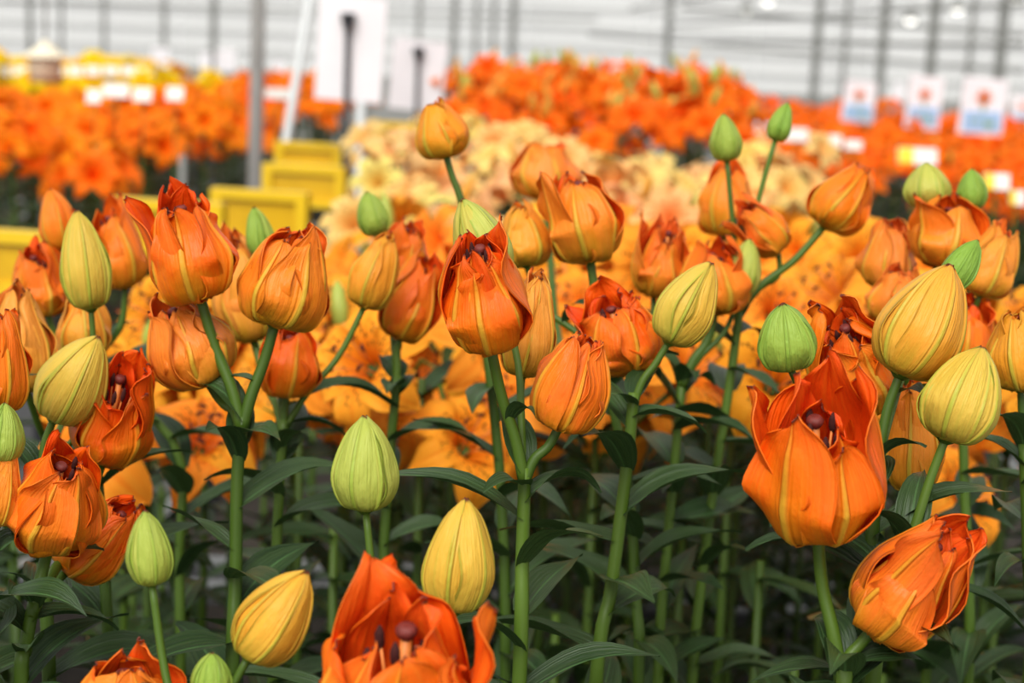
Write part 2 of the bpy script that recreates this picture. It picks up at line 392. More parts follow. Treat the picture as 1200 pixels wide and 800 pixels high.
def make_flower(parent, base, axis, L, R, ripe, pale, opn, seed, spin=0.0, flop=()):
    """opn 0..1; flop = indices of outer petals that fold outwards"""
    rng = np.random.default_rng(seed); jit = lambda s: rng.uniform(-s, s)
    fl = obj('flower', receptacle(R, L).mesh('flower', M_STEM, True), parent)
    am = axis_matrix(base, axis, spin)
    fl.matrix_local = Matrix.Translation(-parent.location) @ am
    specs = []
    for k in range(3): specs.append((k * 2.094 + jit(.15), 1.0, 0.94, 0))
    for k in range(3): specs.append((k * 2.094 + 1.047 + jit(.2), 0.93, 0.80, 1))
    ni = 4 if opn > .55 else 3 if opn > .2 else 2
    for k in range(ni): specs.append((k * 6.283 / ni + 0.5 + jit(.4), 0.70, 0.70, 2))
    def wdir(th): return am.to_3x3() @ Vector((math.cos(th), math.sin(th), 0))
    fset = set()
    for f in flop:
        tgt = {'l': -CR, 'r': CR, 'b': CF}[f]
        fset.add(max(range(6), key=lambda i: wdir(specs[i][0]).dot(tgt)))
    for i, (th, rs, hw, layer) in enumerate(specs):
        h = (0.98, 1.0, 0.92)[layer] * (1 + jit(.06 + .12 * opn))
        tip = (0.16, 0.14, 0.12)[layer] + opn * rng.uniform(0.25, 0.75)
        sh = 0.66 + opn * rng.uniform(0.0, 0.34)
        fr_ = wdir(th).dot(-CF)
        h *= 1 - (.30 if fr_ > 0 else .08) * opn * fr_
        if i in fset: tip, sh, h = 1.3, 1.08, 1.0
        curl = rng.random()
        mid = 0.94 + 0.06 * opn + jit(.05)
        prof = [(0.14, 0.0), (0.72 * rs, 0.05), (1.0 * rs, 0.26 + jit(.03)), (mid * rs, 0.50 * h), (sh * rs, 0.74 * h), ((sh * 0.55 + tip * 0.45) * rs, 0.90 * h),
                ((tip + (0.14 if curl > 0.45 else -0.05)) * rs, (1.0 + jit(.03)) * h)]
        G = petal_grid(L, R, th, prof, hw * (1 + jit(.08)), PET_W, rib=0.11, edge=-0.10 + 0.26 * rng.random(), wave=0.12 + 0.10 * opn,
                       flat=1.0 + 0.35 * opn * rng.random(), cmin=0.30, twist=jit(.5), nu=22, nv=16, rng=rng, bump=0.05)
        V, F, uv, mi = petal_mesh('petal', G)
        o = obj('petal', mesh_from('petal', V, F, [M_PO, M_PI], uv, mi), fl)
        o.color = (min(1, max(0, ripe + (0.0, 0.03, 0.1)[layer] + jit(.05))), max(0, pale + jit(.08)), rng.random(), 1)
    if opn >= 0.35:
        tx, ty = jit(.12) * R, jit(.12) * R
        b = MB(); b.tube([(0, 0, 0.05 * L), (tx * .4, ty * .4, 0.45 * L), (tx, ty, 0.80 * L)], [0.05 * R, 0.06 * R, 0.08 * R], 8, 0)
        mt = Matrix.Translation((tx, ty, 0.80 * L))
        b.lathe([(0.07 * R, -.01 * L), (0.13 * R, .02 * L), (0.15 * R, .05 * L), (0.10 * R, .075 * L), (0.0, .07 * L)], 9, 1, mt)
        obj('pistil', b.mesh('pistil', [M_STYLE, M_STIGMA], True), fl)
        for k in range(6):
            g = k * 1.047 + jit(.3); r = rng.uniform(.26, .40) * R; zt = rng.uniform(.66, .80) * L
            b = MB(); x, y = math.cos(g), math.sin(g)
            b.tube([(x * .06 * R, y * .06 * R, .05 * L), (x * r * .6, y * r * .6, zt * .6), (x * r, y * r, zt)], 0.022 * R, 6, 0)
            b.tube([(x * r, y * r, zt - .07 * L), (x * r, y * r, zt - .03 * L), (x * r * 1.02, y * r * 1.02, zt + .03 * L), (x * r, y * r, zt + .08 * L)], [.02 * R, .065 * R, .065 * R, .02 * R], 7, 1)
            obj('stamen', b.mesh('stamen', [M_STYLE, M_ANTHER], True), fl)
    return fl

# ------------------------------------------------------------------ leaves and stems
def leaf_grid(L, W, rise, droop, rng, nu=11, nv=4):
    """leaf leaving the stem along +x, drooping"""
    u = np.linspace(0, 1, nu); ang = rise - (rise + droop) * (u ** 1.3)
    ds = L / (nu - 1)
    x = np.concatenate([[0], np.cumsum(np.cos(ang[:-1]) * ds)]); z = np.concatenate([[0], np.cumsum(np.sin(ang[:-1]) * ds)])
    w = W * 0.5 * np.clip(np.sin(np.pi * (u * 0.93 + 0.07) ** 0.75), 0.03, 1)
    v = np.linspace(-1, 1, nv + 1)
    ph = rng.uniform(0, 6.28, 3); sw = rng.uniform(-.25, .25) * L; tw = rng.uniform(-.6, .6)
    U, Vv = np.meshgrid(u, v, indexing='ij')
    roll = tw * U
    off = w[:, None] * Vv; lift = np.abs(Vv) * w[:, None] * 0.42 + 0.05 * W * np.sin(U * 9 + ph[0] + (Vv > 0) * ph[1]) * np.abs(Vv)
    nx, nz = -np.sin(ang)[:, None], np.cos(ang)[:, None]
    yy = off * np.cos(roll) + sw * U ** 2; up = lift + off * np.sin(roll)
    return np.stack([x[:, None] + nx * up, yy, z[:, None] + nz * up], -1)
def leaf_mesh(L, W, rise, droop, seed, nu=11, nv=4):
    rng = np.random.default_rng(seed)
    V, F, uv, mi = petal_mesh('leaf', leaf_grid(L, W, rise, droop, rng, nu, nv), 0, True)
    return mesh_from('leaf', V, F, [M_LEAF], uv, mi)
rg = random.Random(7)
LEAVES = [leaf_mesh(rg.uniform(.08, .12), rg.uniform(.027, .036), rg.uniform(.2, .8), rg.uniform(-.1, .8), 100 + i) for i in range(12)]
BRACTS = [leaf_mesh(rg.uniform(.04, .06), rg.uniform(.018, .025), rg.uniform(.1, .9), rg.uniform(.2, 1.2), 200 + i) for i in range(6)]

def add_leaf(parent, pt, ang, me, scale, tilt=0.0, name='leaf'):
    o = obj(name, me, parent, pt - parent.location)
    o.rotation_euler = (0, -tilt, ang); o.scale = (scale,) * 3
    return o
def pt_along(path, s):
    """point at arc length s from the first point"""
    for a, b in zip(path[:-1], path[1:]):
        l = (b - a).length
        if s <= l: return a.lerp(b, s / l)
        s -= l
    return path[-1]
def smooth_path(pts, n=14): return [Vector(p) for p in catmull([tuple(p) for p in pts], n)]

# ================================================================== the setting
SOIL = 0.35
def struct(name, me, label=None, parent=None):
    o = obj(name, me, parent)
    if parent is None:
        o['kind'] = 'structure'
        if label: o['label'] = label
    return o
b = MB(); b.box((0, 30, -0.05), (25, 34, 0.05)); struct('floor', b.mesh('floor', M_FLOOR), 'grey concrete greenhouse floor')
WY = 60.0
b = MB(); b.box((0, WY + .1, .02), (25, .08, .02)); b.box((0, WY + .1, 5.98), (25, .08, .04))
wall = struct('wall_back', b.mesh('wall_back', M_STEELD), 'far greenhouse wall of white panels and grey rails')
pm = MB().box((0, 0, 0), (1.98, .012, .305)).mesh('panel', M_FROST)
for r in range(9):
    for c in range(12):
        o = obj('panel', pm, wall, (-22 + c * 4, WY + .12, .33 + r * .66)); o.rotation_euler.x = -0.09 + 0.05 * ((r * 7 + c * 3) % 3)
rm = MB().box((0, 0, 0), (24.5, .05, .03)).mesh('rail', M_STEEL)
for r in range(9): obj('rail', rm, wall, (0, WY, .66 * r))
for sx, nm in ((-1, 'left'), (1, 'right')):
    b = MB(); b.box((sx * 25, 30, 2.5), (.03, 34, 2.5)); struct('wall_' + nm, b.mesh('wall_' + nm, M_PANEL), 'white translucent side wall of the greenhouse')
# glass roof: ridged bays with gutters
b = MB()
for i in range(11): b.box((-25 + i * 5, 30, 5.0), (.08, 34, .08))
roof = struct('ceiling', b.mesh('ceiling', M_STEELD), 'glazed greenhouse roof with steel gutters')
pv = MB()
pv.V += [Vector(p) for p in ((0, -3.9, 5.02), (2.5, -3.9, 6.1), (2.5, 63.9, 6.1), (0, 63.9, 5.02))]; pv.F.append([0, 1, 2, 3]); pv.mi.append(0)
pme = pv.mesh('roof_pane', M_GLASS)
for i in range(10):
    o = obj('roof_pane', pme, roof, (-25 + 5 * i, 0, 0)); o = obj('roof_pane', pme, roof, (-20 + 5 * i, 0, 0)); o.scale.x = -1
    bb = MB(); bb.box((-22.5 + 5 * i, 30, 6.1), (.05, 34, .05)); obj('ridge', bb.mesh('ridge', M_STEELD), roof)

# steel posts of the greenhouse, from their pixels on the far floor
def post(px, d, w, label, py=60):
    p = P(px, py, d); bb = MB(); bb.tube([(0, 0, 0), (0, 0, 2.5), (0, 0, 4.95)], w * .5, 10, 0)
    bb.box((0, 0, .03), (w, w, .03))
    o = obj('steel_post', bb.mesh('steel_post', M_STEELD if d > 10 else M_STEEL, False), None, (p.x, p.y, 0))
    tag(o, label, 'post', 'greenhouse posts' if d > 10 else None)
for px, d, w in ((35, 52, .17), (72, 40, .10), (122, 55, .15), (192, 55, .17), (250, 46, .19), (490, 55, .15), (531, 50, .20), (557, 58, .15),
                 (577, 58, .15), (600, 54, .22), (782, 50, .20), (957, 42, .20), (990, 58, .16), (1034, 40, .21), (1092, 38, .22), (1137, 58, .18), (1173, 36, .23)):
    post(px, d, w, 'grey steel greenhouse post standing far behind the flower beds')
post(300, 6.3, .056, 'thick grey steel tube post beside the yellow boards', 150)

# slanting pale pipe beside the near post, two short rods
def rod(pts, r, mat, name, label, cat, grp=None, smooth_=True):
    p0 = Vector(pts[0]); bb = MB(); bb.tube([Vector(p) - p0 for p in pts], r, 8)
    o = obj(name, bb.mesh(name, mat, smooth_), None, p0); return tag(o, label, cat, grp)
def down(p): return Vector((p.x, p.y, 0))
a, c_ = P(362, 2, 6.6), P(331, 190, 6.4)
dirv = (c_ - a).normalized(); foot = c_ + dirv * (c_.z / -dirv.z)
rod([foot, c_, a, a - dirv * 1.2], .019, M_PIPE, 'slanting_pipe', 'pale slanting metal pipe leaning beside the steel tube post', 'pipe')
p = P(214, 190, 5.0); rod([down(p), Vector((p.x, p.y, p.z + .02))], 0.010, M_STEELD, 'support_rod', 'grey rod in front of dark leaves under the left orange lilies', 'rod')
p = P(423, 118, 7.4); rod([down(p), Vector((p.x, p.y, p.z))], .02, M_PIPE, 'support_rod', 'pale grey rod below the large white sign', 'rod')

# overhead pipes and lamps far at the right
for k, (p0, p1) in enumerate((((690, 40, 40), (1200, 84, 34)), ((800, 8, 36), (1200, 42, 30)), ((820, 50, 50), (1200, 52, 22)), ((780, 30, 50), (1200, 4, 24)), ((0, 0, 44), (700, 22, 44)), ((740, 10, 40), (900, -14, 24)))):
    rod([P(*p0), P(*p1)], .035 if k < 5 else .03, M_STEELD, 'overhead_pipe', 'thin grey pipe running overhead across the far greenhouse', 'pipe', 'overhead pipes')
LAMP_LABELS = ['round white lamp at the top edge left of the other lamps', 'bright round lamp above the green bud beside the top edge', 'round lamp above the leftmost picture sign', 'round lamp high above the middle picture sign', 'round lamp at the upper right corner']
for (px, py, d), lb in zip(((900, 2, 38), (875, 13, 36), (1067, 24, 36), (1122, 11, 34), (1192, 2, 32)), LAMP_LABELS):
    p = P(px, py, d); r = root('hanging_lamp', p, lb, 'lamp')
    bb = MB(); bb.lathe([(.03, .22), (.06, .2), (.10, .12), (.16, .02), (.15, .02), (.09, .11), (.0, .18)], 14); obj('shade', bb.mesh('shade', M_STEELD, True), r)
    bb = MB(); bb.lathe([(0, .12), (.06, .1), (.11, .04), (.12, 0.0), (.08, -.06), (0, -.09)], 12); obj('bulb', bb.mesh('bulb', M_BULB, True), r)
    bb = MB(); bb.tube([(0, 0, .2), (0, 0, 4.9 - p.z)], .012, 6); obj('cable', bb.mesh('cable', M_STEELD), r)

# planting troughs
def trough(x0, x1, y0, y1, label):
    c = Vector(((x0 + x1) / 2, (y0 + y1) / 2, 0)); hx, hy = (x1 - x0) / 2, (y1 - y0) / 2
    r = root('planting_trough', c, label, 'trough')
    bb = MB()
    for s in (-1, 1):
        bb.box((s * hx, 0, .19), (.012, hy, .19)); bb.box((0, s * hy, .19), (hx, .012, .19))
    bb.box((0, 0, .01), (hx, hy, .01)); obj('tub', bb.mesh('tub', M_TROUGH), r)
    bb = MB()
    for s in (-1, 1):
        bb.tube([(s * hx, -hy, .39), (s * hx, hy, .39)], .014, 8); bb.tube([(-hx, s * hy, .39), (hx, s * hy, .39)], .014, 8)
    obj('rim', bb.mesh('rim', M_RAIL, True), r)
    n = 24; V = []; F = []; rr = random.Random(5)
    for i in range(n + 1):
        for j in range(n + 1): V.append((-hx + 2 * hx * i / n, -hy + 2 * hy * j / n, SOIL + rr.uniform(-.012, .012)))
    for i in range(n):
        for j in range(n): F.append((i * (n + 1) + j, (i + 1) * (n + 1) + j, (i + 1) * (n + 1) + j + 1, i * (n + 1) + j + 1))
    obj('soil', mesh_from('soil', V, F, [M_SOIL]), r)
trough(-1.05, 1.05, 0.55, 3.15, 'long grey trough holding the front orange lilies')
trough(-0.75, 1.35, 3.3, 7.9, 'long grey trough holding the peach lilies')
trough(1.45, 5.2, 3.6, 14.5, 'wide grey trough holding the orange lilies on the right')
trough(0.92, 1.42, 8.02, 14.5, 'narrow grey trough left of the wide right trough')
trough(-3.3, -1.15, 4.9, 9.2, 'grey trough holding the orange lilies on the left')
trough(-2.08, -1.02, 9.35, 13.6, 'narrow grey trough of orange lilies behind the left bed')
trough(-4.9, -2.12, 10.0, 15.0, 'grey trough holding the yellow lilies far left')

# ================================================================== foreground double lilies
# plant: id -> (depth, [stem pixels from node downwards], label)
PL = {
 'A': (1.25, [(285, 488), (278, 560), (276, 680), (272, 800)], 'lily with three orange double blooms on one stem, left of centre'),
 'B': (1.15, [(40, 705), (30, 760), (25, 830)], 'lily with open orange blooms and a thick stem by the left edge'),
 'B2': (1.24, [(48, 560), (50, 650), (58, 800)], 'lily with a fat yellow bud tilted right above a small green bud'),
 'B3': (1.34, [(105, 480), (118, 600), (128, 800)], 'lily whose tall olive yellow bud stands upright among left blooms'),
 'B4': (1.12, [(-12, 640), (-10, 720), (-8, 830)], 'lily cut off by the left edge with a green bud'),
 'B5': (1.58, [(100, 440), (205, 520), (210, 660), (212, 790)], 'blurred orange lily behind the left cluster, before the yellow board'),
 'D': (1.42, [(333, 492), (328, 560), (323, 670), (320, 800)], 'lily with a small red orange bloom and a pale closed bloom'),
 'E': (1.50, [(466, 440), (458, 520), (450, 640), (448, 800)], 'lily with a green bud and red orange blooms left of the central bloom'),
 'F': (1.15, [(615, 548), (612, 650), (608, 810)], 'central lily with a large red orange bloom and a thick green stem'),
 'G': (1.48, [(543, 240), (560, 330), (586, 560), (592, 800)], 'tall lily whose single olive orange bloom rises above all others'),
 'H': (1.42, [(702, 410), (735, 560), (745, 700), (748, 800)], 'lily with a pointed open orange tulip shaped bloom, centre top'),
 'I': (1.25, [(743, 460), (735, 540), (716, 690), (698, 800)], 'lily with a yellow bud tilted right and a ragged red bloom'),
 'I2': (1.52, [(800, 440), (787, 580), (773, 740), (770, 810)], 'blurred red orange lily behind the tilted yellow bud'),
 'J': (1.55, [(868, 352), (855, 450), (835, 580), (815, 740), (810, 810)], 'lily with two green buds high up and a bloom leaning right'),
 'K': (1.05, [(985, 778), (986, 800), (986, 840)], 'lily with the largest crumpled orange bloom, lower right'),
 'K2': (1.12, [(1030, 525), (1020, 650), (1006, 810)], 'lily with a large yellow orange bud and a round green bud, right'),
 'K3': (1.10, [(1068, 630), (1040, 720), (1020, 820)], 'lily with an olive yellow bud beside the right edge'),
 'K4': (1.25, [(1200, 520), (1205, 640), (1205, 820)], 'lily cut off by the right edge with a closed orange bloom'),
 'R1': (1.50, [(1125, 420), (1130, 560), (1135, 800)], 'blurred lily with a round olive bud and green bud at upper right'),
 'R2': (1.55, [(1068, 450), (1078, 600), (1085, 800)], 'blurred lily with small pale red blooms behind the large yellow bud'),
 'L': (0.92, [(462, 950), (460, 990), (458, 1030)], 'nearest lily, wide open orange bloom cut by the bottom edge'),
 'L2': (1.02, [(490, 860), (488, 920), (486, 980)], 'lily with two upright yellow green buds above the nearest bloom'),
 'L4': (0.96, [(225, 925), (225, 960), (225, 1010)], 'lily at bottom left with a slim green bud and a leaning yellow bud'),
}
# plant, kind, base px, tip px, width px, ripeness, paleness, openness, lean to camera, depth offset, flop
BL = [
 ('A', 'f', (235, 350), (212, 224), 106, .90, .0, .60, .22, 0, ('l',)),
 ('A', 'f', (322, 381), (352, 262), 106, .80, .12, .30, .10, 0, ()),
 ('A', 'f', (243, 446), (200, 348), 102, .80, .3, .40, .25, .03, ()),
 ('B', 'f', (58, 634), (98, 515), 112, .86, .05, .60, .5, 0, ()),
 ('B', 'f', (80, 668), (158, 588), 84, .90, .0, .35, .1, .07, ()),
 ('B', 'f', (122, 537), (160, 420), 90, .93, .0, .85, .45, .12, ()),
 ('B2', 'b', (62, 492), (118, 395), 78, .47, .1, 0, .1, 0, ()),
 ('B2', 'b', (92, 508), (132, 468), 46, .12, 0, 0, .1, .05, ()),
 ('B3', 'b', (107, 363), (92, 247), 60, .40, .05, 0, .05, 0, ()),
 ('B3', 'f', (98, 422), (100, 345), 66, .66, .2, .15, .1, .12, ()),
 ('B4', 'b', (3, 542), (7, 472), 46, .12, 0, 0, .05, 0, ()),
 ('B4', 'f', (-3, 615), (12, 528), 42, .72, .2, .15, .05, 0, ()),
 ('B4', 'f', (-5, 482), (6, 362), 76, .85, .0, .45, .2, .04, ()),
 ('B5', 'f', (30, 458), (25, 340), 76, .68, .5, .3, .1, -.2, ()),
 ('B5', 'b', (75, 293), (60, 222), 46, .82, .1, 0, .05, 0, ()),
 ('B5', 'f', (148, 336), (128, 240), 62, .82, .1, .5, .1, 0, ('l',)),
 ('B5', 'f', (55, 368), (45, 287), 66, .88, .1, .7, .3, 0, ()),
 ('D', 'f', (335, 463), (347, 382), 76, .93, .0, .45, .2, 0, ()),
 ('D', 'b', (309, 301), (298, 243), 34, .10, 0, 0, .05, .05, ()),
 ('D', 'f', (297, 398), (274, 275), 76, .74, .45, .35, .15, .08, ()),
 ('D', 'f', (427, 360), (455, 277), 58, .64, .1, .10, .05, .02, ()),
 ('E', 'f', (468, 396), (502, 302), 68, .90, .05, .5, .1, 0, ()),
 ('E', 'b', (441, 276), (430, 225), 36, .10, 0, 0, .05, .05, ()),
 ('E', 'f', (472, 330), (482, 258), 56, .88, .1, .6, .2, .1, ()),
 ('F', 'f', (575, 407), (555, 266), 106, .92, .0, .72, .42, -.02, ()),
 ('F', 'f', (655, 502), (690, 390), 94, .88, .12, .35, .15, 0, ()),
 ('F', 'f', (612, 440), (632, 318), 66, .68, .5, .12, .1, .07, ()),
 ('F', 'b', (582, 330), (542, 234), 64, .33, .05, 0, .05, .05, ()),
 ('G', 'f', (523, 184), (507, 122), 66, .68, .0, .12, .05, 0, ()),
 ('H', 'f', (692, 306), (672, 198), 92, .78, .1, .5, .05, 0, ('l',)),
 ('H', 'f', (616, 312), (610, 240), 66, .64, .15, .12, .05, .02, ()),
 ('H', 'f', (640, 232), (640, 163), 80, .80, .25, .5, .05, .45, ()),
 ('I', 'b', (783, 402), (833, 308), 70, .46, .1, 0, .05, 0, ()),
 ('I', 'f', (738, 434), (712, 345), 98, .92, .05, .85, .25, .05, ('l',)),
 ('I2', 'f', (838, 366), (836, 285), 86, .88, .1, .6, .1, 0, ()),
 ('I2', 'b', (868, 346), (878, 280), 38, .33, 0, 0, .05, 0, ()),
 ('I2', 'f', (765, 346), (785, 258), 62, .82, .2, .85, .2, .05, ('l',)),
 ('J', 'b', (852, 189), (847, 134), 36, .13, 0, 0, .05, 0, ()),
 ('J', 'b', (908, 165), (923, 121), 28, .03, 0, 0, .05, 0, ()),
 ('J', 'f', (966, 266), (1012, 198), 72, .78, .0, .15, .05, 0, ()),
 ('J', 'f', (914, 293), (868, 240), 54, .86, .1, .6, .1, 0, ('l',)),
 ('J', 'f', (848, 276), (856, 192), 64, .78, .15, .4, .05, .18, ()),
 ('K', 'f', (958, 624), (950, 452), 150, .90, .0, .85, .42, 0, ('l',)),
 ('K', 'f', (1022, 738), (1112, 618), 116, .90, .15, .75, .3, 0, ('l',)),
 ('K2', 'b', (1054, 440), (1112, 311), 98, .57, .2, 0, .05, 0, ()),
 ('K2', 'b', (925, 433), (914, 356), 70, .08, 0, 0, .25, -.02, ()),
 ('K2', 'f', (1012, 480), (966, 362), 100, .80, .05, .8, .45, .10, ()),
 ('K2', 'b', (1110, 338), (1146, 281), 40, .04, 0, 0, .0, .1, ()),
 ('K3', 'b', (1107, 516), (1150, 407), 92, .43, .1, 0, .05, 0, ()),
 ('K3', 'f', (1072, 573), (1060, 440), 74, .70, .15, .3, .1, .12, ()),
 ('K4', 'f', (1196, 457), (1190, 363), 76, .62, .0, .2, .1, 0, ()),
 ('R1', 'f', (1105, 311), (1112, 233), 88, .80, .1, .45, .1, 0, ('l',)),
 ('R1', 'b', (1087, 243), (1085, 191), 52, .28, .1, 0, .05, .02, ()),
 ('R1', 'b', (1140, 245), (1138, 198), 34, .08, 0, 0, .05, .02, ()),
 ('R1', 'f', (1148, 346), (1178, 268), 60, .74, .35, .35, .05, -.05, ()),
 ('R2', 'f', (1036, 337), (1045, 263), 68, .85, .4, .35, .15, 0, ()),
 ('R2', 'f', (1040, 377), (1056, 312), 64, .84, .3, .4, .15, -.05, ()),
 ('R2', 'f', (1118, 432), (1132, 348), 86, .92, .0, .7, .15, -.1, ('l',)),
 ('L', 'f', (466, 905), (472, 686), 196, .86, .08, 1.0, .36, 0, ('r',)),
 ('L2', 'b', (428, 599), (428, 487), 74, .28, 0, 0, .05, .03, ()),
 ('L2', 'b', (532, 717), (546, 584), 84, .50, .05, 0, .05, 0, ()),
 ('L4', 'b', (290, 771), (360, 669), 82, .56, .05, 0, .05, 0, ()),
 ('L4', 'b', (248, 818), (249, 764), 48, .10, 0, 0, .1, 0, ()),
 ('L4', 'f', (150, 880), (152, 768), 140, .82, .1, .45, .2, .03, ()),
 ('L4', 'b', (178, 686), (171, 598), 52, .22, 0, 0, .05, .02, ()),
]
rng = random.Random(11)
PLANT = {}
for pid, (d, px, label) in PL.items():
    pts = [P(x, y, d) for x, y in px]
    last = pts[-1]; prev = pts[-2]
    base = Vector((last.x + (last.x - prev.x) * .4, last.y + .02, SOIL))
    r = root('double_lily', base, label, 'flower', 'double lilies in the foreground')
    ctrl = pts + [last.lerp(base, .5), base]
    path = smooth_path(ctrl, 22)
    rs = .0044 if d > 1.3 else .0048
    n = len(path)
    bb = MB(); bb.tube([p - base for p in path], [rs * (0.9 + .38 * i / n) for i in range(n)], 9)
    obj('stem', bb.mesh('stem', M_STEM, True), r)
    PLANT[pid] = (r, d, path, rs)
    # leaves spiral down the stem
    L = sum((b_ - a_).length for a_, b_ in zip(path[:-1], path[1:]))
    s = .16 if pid == 'G' else .004; ang = rng.uniform(0, 6.28); k = 3 if pid == 'G' else 0
    while s < min(L - .12, .62):
        q = pt_along(path, s)
        if k < 3: add_leaf(r, q, ang, rng.choice(BRACTS), rng.uniform(.9, 1.25), rng.uniform(0, .4)); s += rng.uniform(.004, .015)
        else: add_leaf(r, q, ang, rng.choice(LEAVES), rng.uniform(.75, 1.1), rng.uniform(-.25, .35)); s += rng.uniform(.020, .034)
        ang += 2.4 + rng.uniform(-.35, .35); k += 1
for i, (pid, kind, b0, t0, w, ripe, pale, opn, lean, dd, flop) in enumerate(BL):
    r, d, path, rs = PLANT[pid]; d += dd
    a, t = P(*b0, d), P(*t0, d)
    ax = (t - a); Lh = ax.length; R = w * d / FPX * .5
    axis = (ax.normalized() - CF * lean).normalized()
    Lh *= 1.0 + lean * .12
    if kind == 'b': make_bud(r, a, axis, Lh, R * .96, ripe, pale, 1000 + i, rng.uniform(0, 2.1))
    else: make_flower(r, a, axis, Lh * (1.0 - .04 * opn), R * .93, ripe, pale, opn, 2000 + i, rng.uniform(0, 2.1), flop)
    node = path[0]
    if (node - a).length < .03: node = path[1]
    pr = max(.0025, min(.0041, R * .125))
    dl = (a - node).length; k1 = a - (axis * .45 + (a - node).normalized() * .55).normalized() * dl * .4
    pp = smooth_path([a + axis * .003, k1, node.lerp(k1, .4), node + (path[2] - path[0]).normalized() * .01], 12)
    bb = MB(); bb.tube([p - r.location for p in pp], [pr * (.92 + .02 * j) for j in range(12)], 8)
    obj('pedicel', bb.mesh('pedicel', M_STEM, True), r)
    if (a - node).length > .07 and rng.random() < .6:
        add_leaf(r, pp[6], rng.uniform(0, 6.28), rng.choice(BRACTS), rng.uniform(.5, .8), .3)

# ================================================================== open lilies in the beds
OPEN_W = [0.35, 0.62, 0.9, 1.0, 0.85, 0.5, 0.03]
def open_tepals(seed, nu, nv, thick, curl=1.0, ws=1.0):
    g = np.random.default_rng(seed); res = []
    for k in range(6):
        inn = k % 2
        R, L = .066 * g.uniform(.92, 1.06), .075
        prof = [(.06, 0), (.20, .30), (.42, .56), (.70, .66 + g.uniform(-.04, .05)), (.93, .60 - .08 * curl), (1.05, .44 - .12 * curl), (1.12, .28 - .2 * curl + g.uniform(-.1, .1))]
        G = petal_grid(L, R, k * math.pi / 3 + g.uniform(-.08, .08), prof, (.44 if inn else .34) * ws, OPEN_W, rib=-.03, edge=-.02, wave=.06, flat=1.7, cmin=.35, twist=g.uniform(-.1, .1), nu=nu, nv=nv, rng=g, bump=.02)
        res.append(petal_mesh('tepal', G, thick))
    return res
def merge(parts):
    V, F, UV, MI, o = [], [], [], [], 0
    for v, f, uv, mi in parts:
        V.append(v); F.append(np.asarray(f) + o); UV.append(uv); MI.append(mi); o += len(v)
    return np.concatenate(V), np.concatenate(F), np.concatenate(UV), np.concatenate(MI)
TEPALS = [[mesh_from('tepal', v, f, [M_OPEN, M_OPEN], uv, mi) for v, f, uv, mi in open_tepals(300 + i, 12, 6, .0008, (0.7, 1.2, 1.0)[i])] for i in range(3)]
FARB = [mesh_from('flower', *(lambda m: (m[0], m[1], [M_OPEN], m[2], m[3]))(merge(open_tepals(320 + i, 8, 4, 0, -.6 + .5 * i, .74)))) for i in range(4)]
def throat():
    b = MB(); b.lathe([(0.0, -.004), (.005, -.003), (.0065, .006), (.009, .02), (.007, .022), (0, .012)], 8)
    return b.mesh('flower', M_STEM, True)
THROAT = throat()
b = MB()
for k in range(6):
    g = k * 1.047; x, y = math.cos(g), math.sin(g)
    b.tube([(x * .004, y * .004, .01), (x * .012, y * .012, .045), (x * .022, y * .022, .068)], .0011, 5, 0)
    b.tube([(x * .022 - y * .005, y * .022 + x * .005, .067), (x * .022, y * .022, .070), (x * .022 + y * .005, y * .022 - x * .005, .067)], [.0012, .0022, .0012], 6, 1)
STAM = b.mesh('stamens', [M_STYLE, M_ANTHER], True)
b = MB(); b.lathe([(0, 0), (.005, .001), (.011, .015), (.0125, .035), (.009, .058), (.003, .07), (0, .072)], 8)
FARBUD_G = b.mesh('bud', mat_plain('far_bud_green', (.34, .40, .06), .5), True)
FARBUD_O = b.mesh('bud', mat_plain('far_bud_orange', (.80, .30, .03), .5, noise=.6, nscale=60, c2=(.5, .36, .05)), True)
b = MB(); b.tube([(0, 0, 0), (.004, .002, .4), (0, 0, .75)], [.006, .0055, .004], 7); STEM_U = b.mesh('stem', M_STEM, True)
def foliage(seed, n, h0, h1):
    g = np.random.default_rng(seed); parts = []
    for k in range(n):
        G = leaf_grid(g.uniform(.09, .13), g.uniform(.02, .028), g.uniform(.2, .9), g.uniform(0, .9), g, 7, 2)
        a = k * 2.4 + g.uniform(-.3, .3); z = h0 + (h1 - h0) * k / n
        X = G[..., 0] * math.cos(a) - G[..., 1] * math.sin(a); Y = G[..., 0] * math.sin(a) + G[..., 1] * math.cos(a)
        parts.append(petal_mesh('l', np.stack([X, Y, G[..., 2] + z], -1), 0, True))
    V, F, uv, mi = merge(parts); return mesh_from('foliage', V, F, [M_LEAF], uv, mi)
FOL = [foliage(400 + i, 30, .10, .72) for i in range(5)]

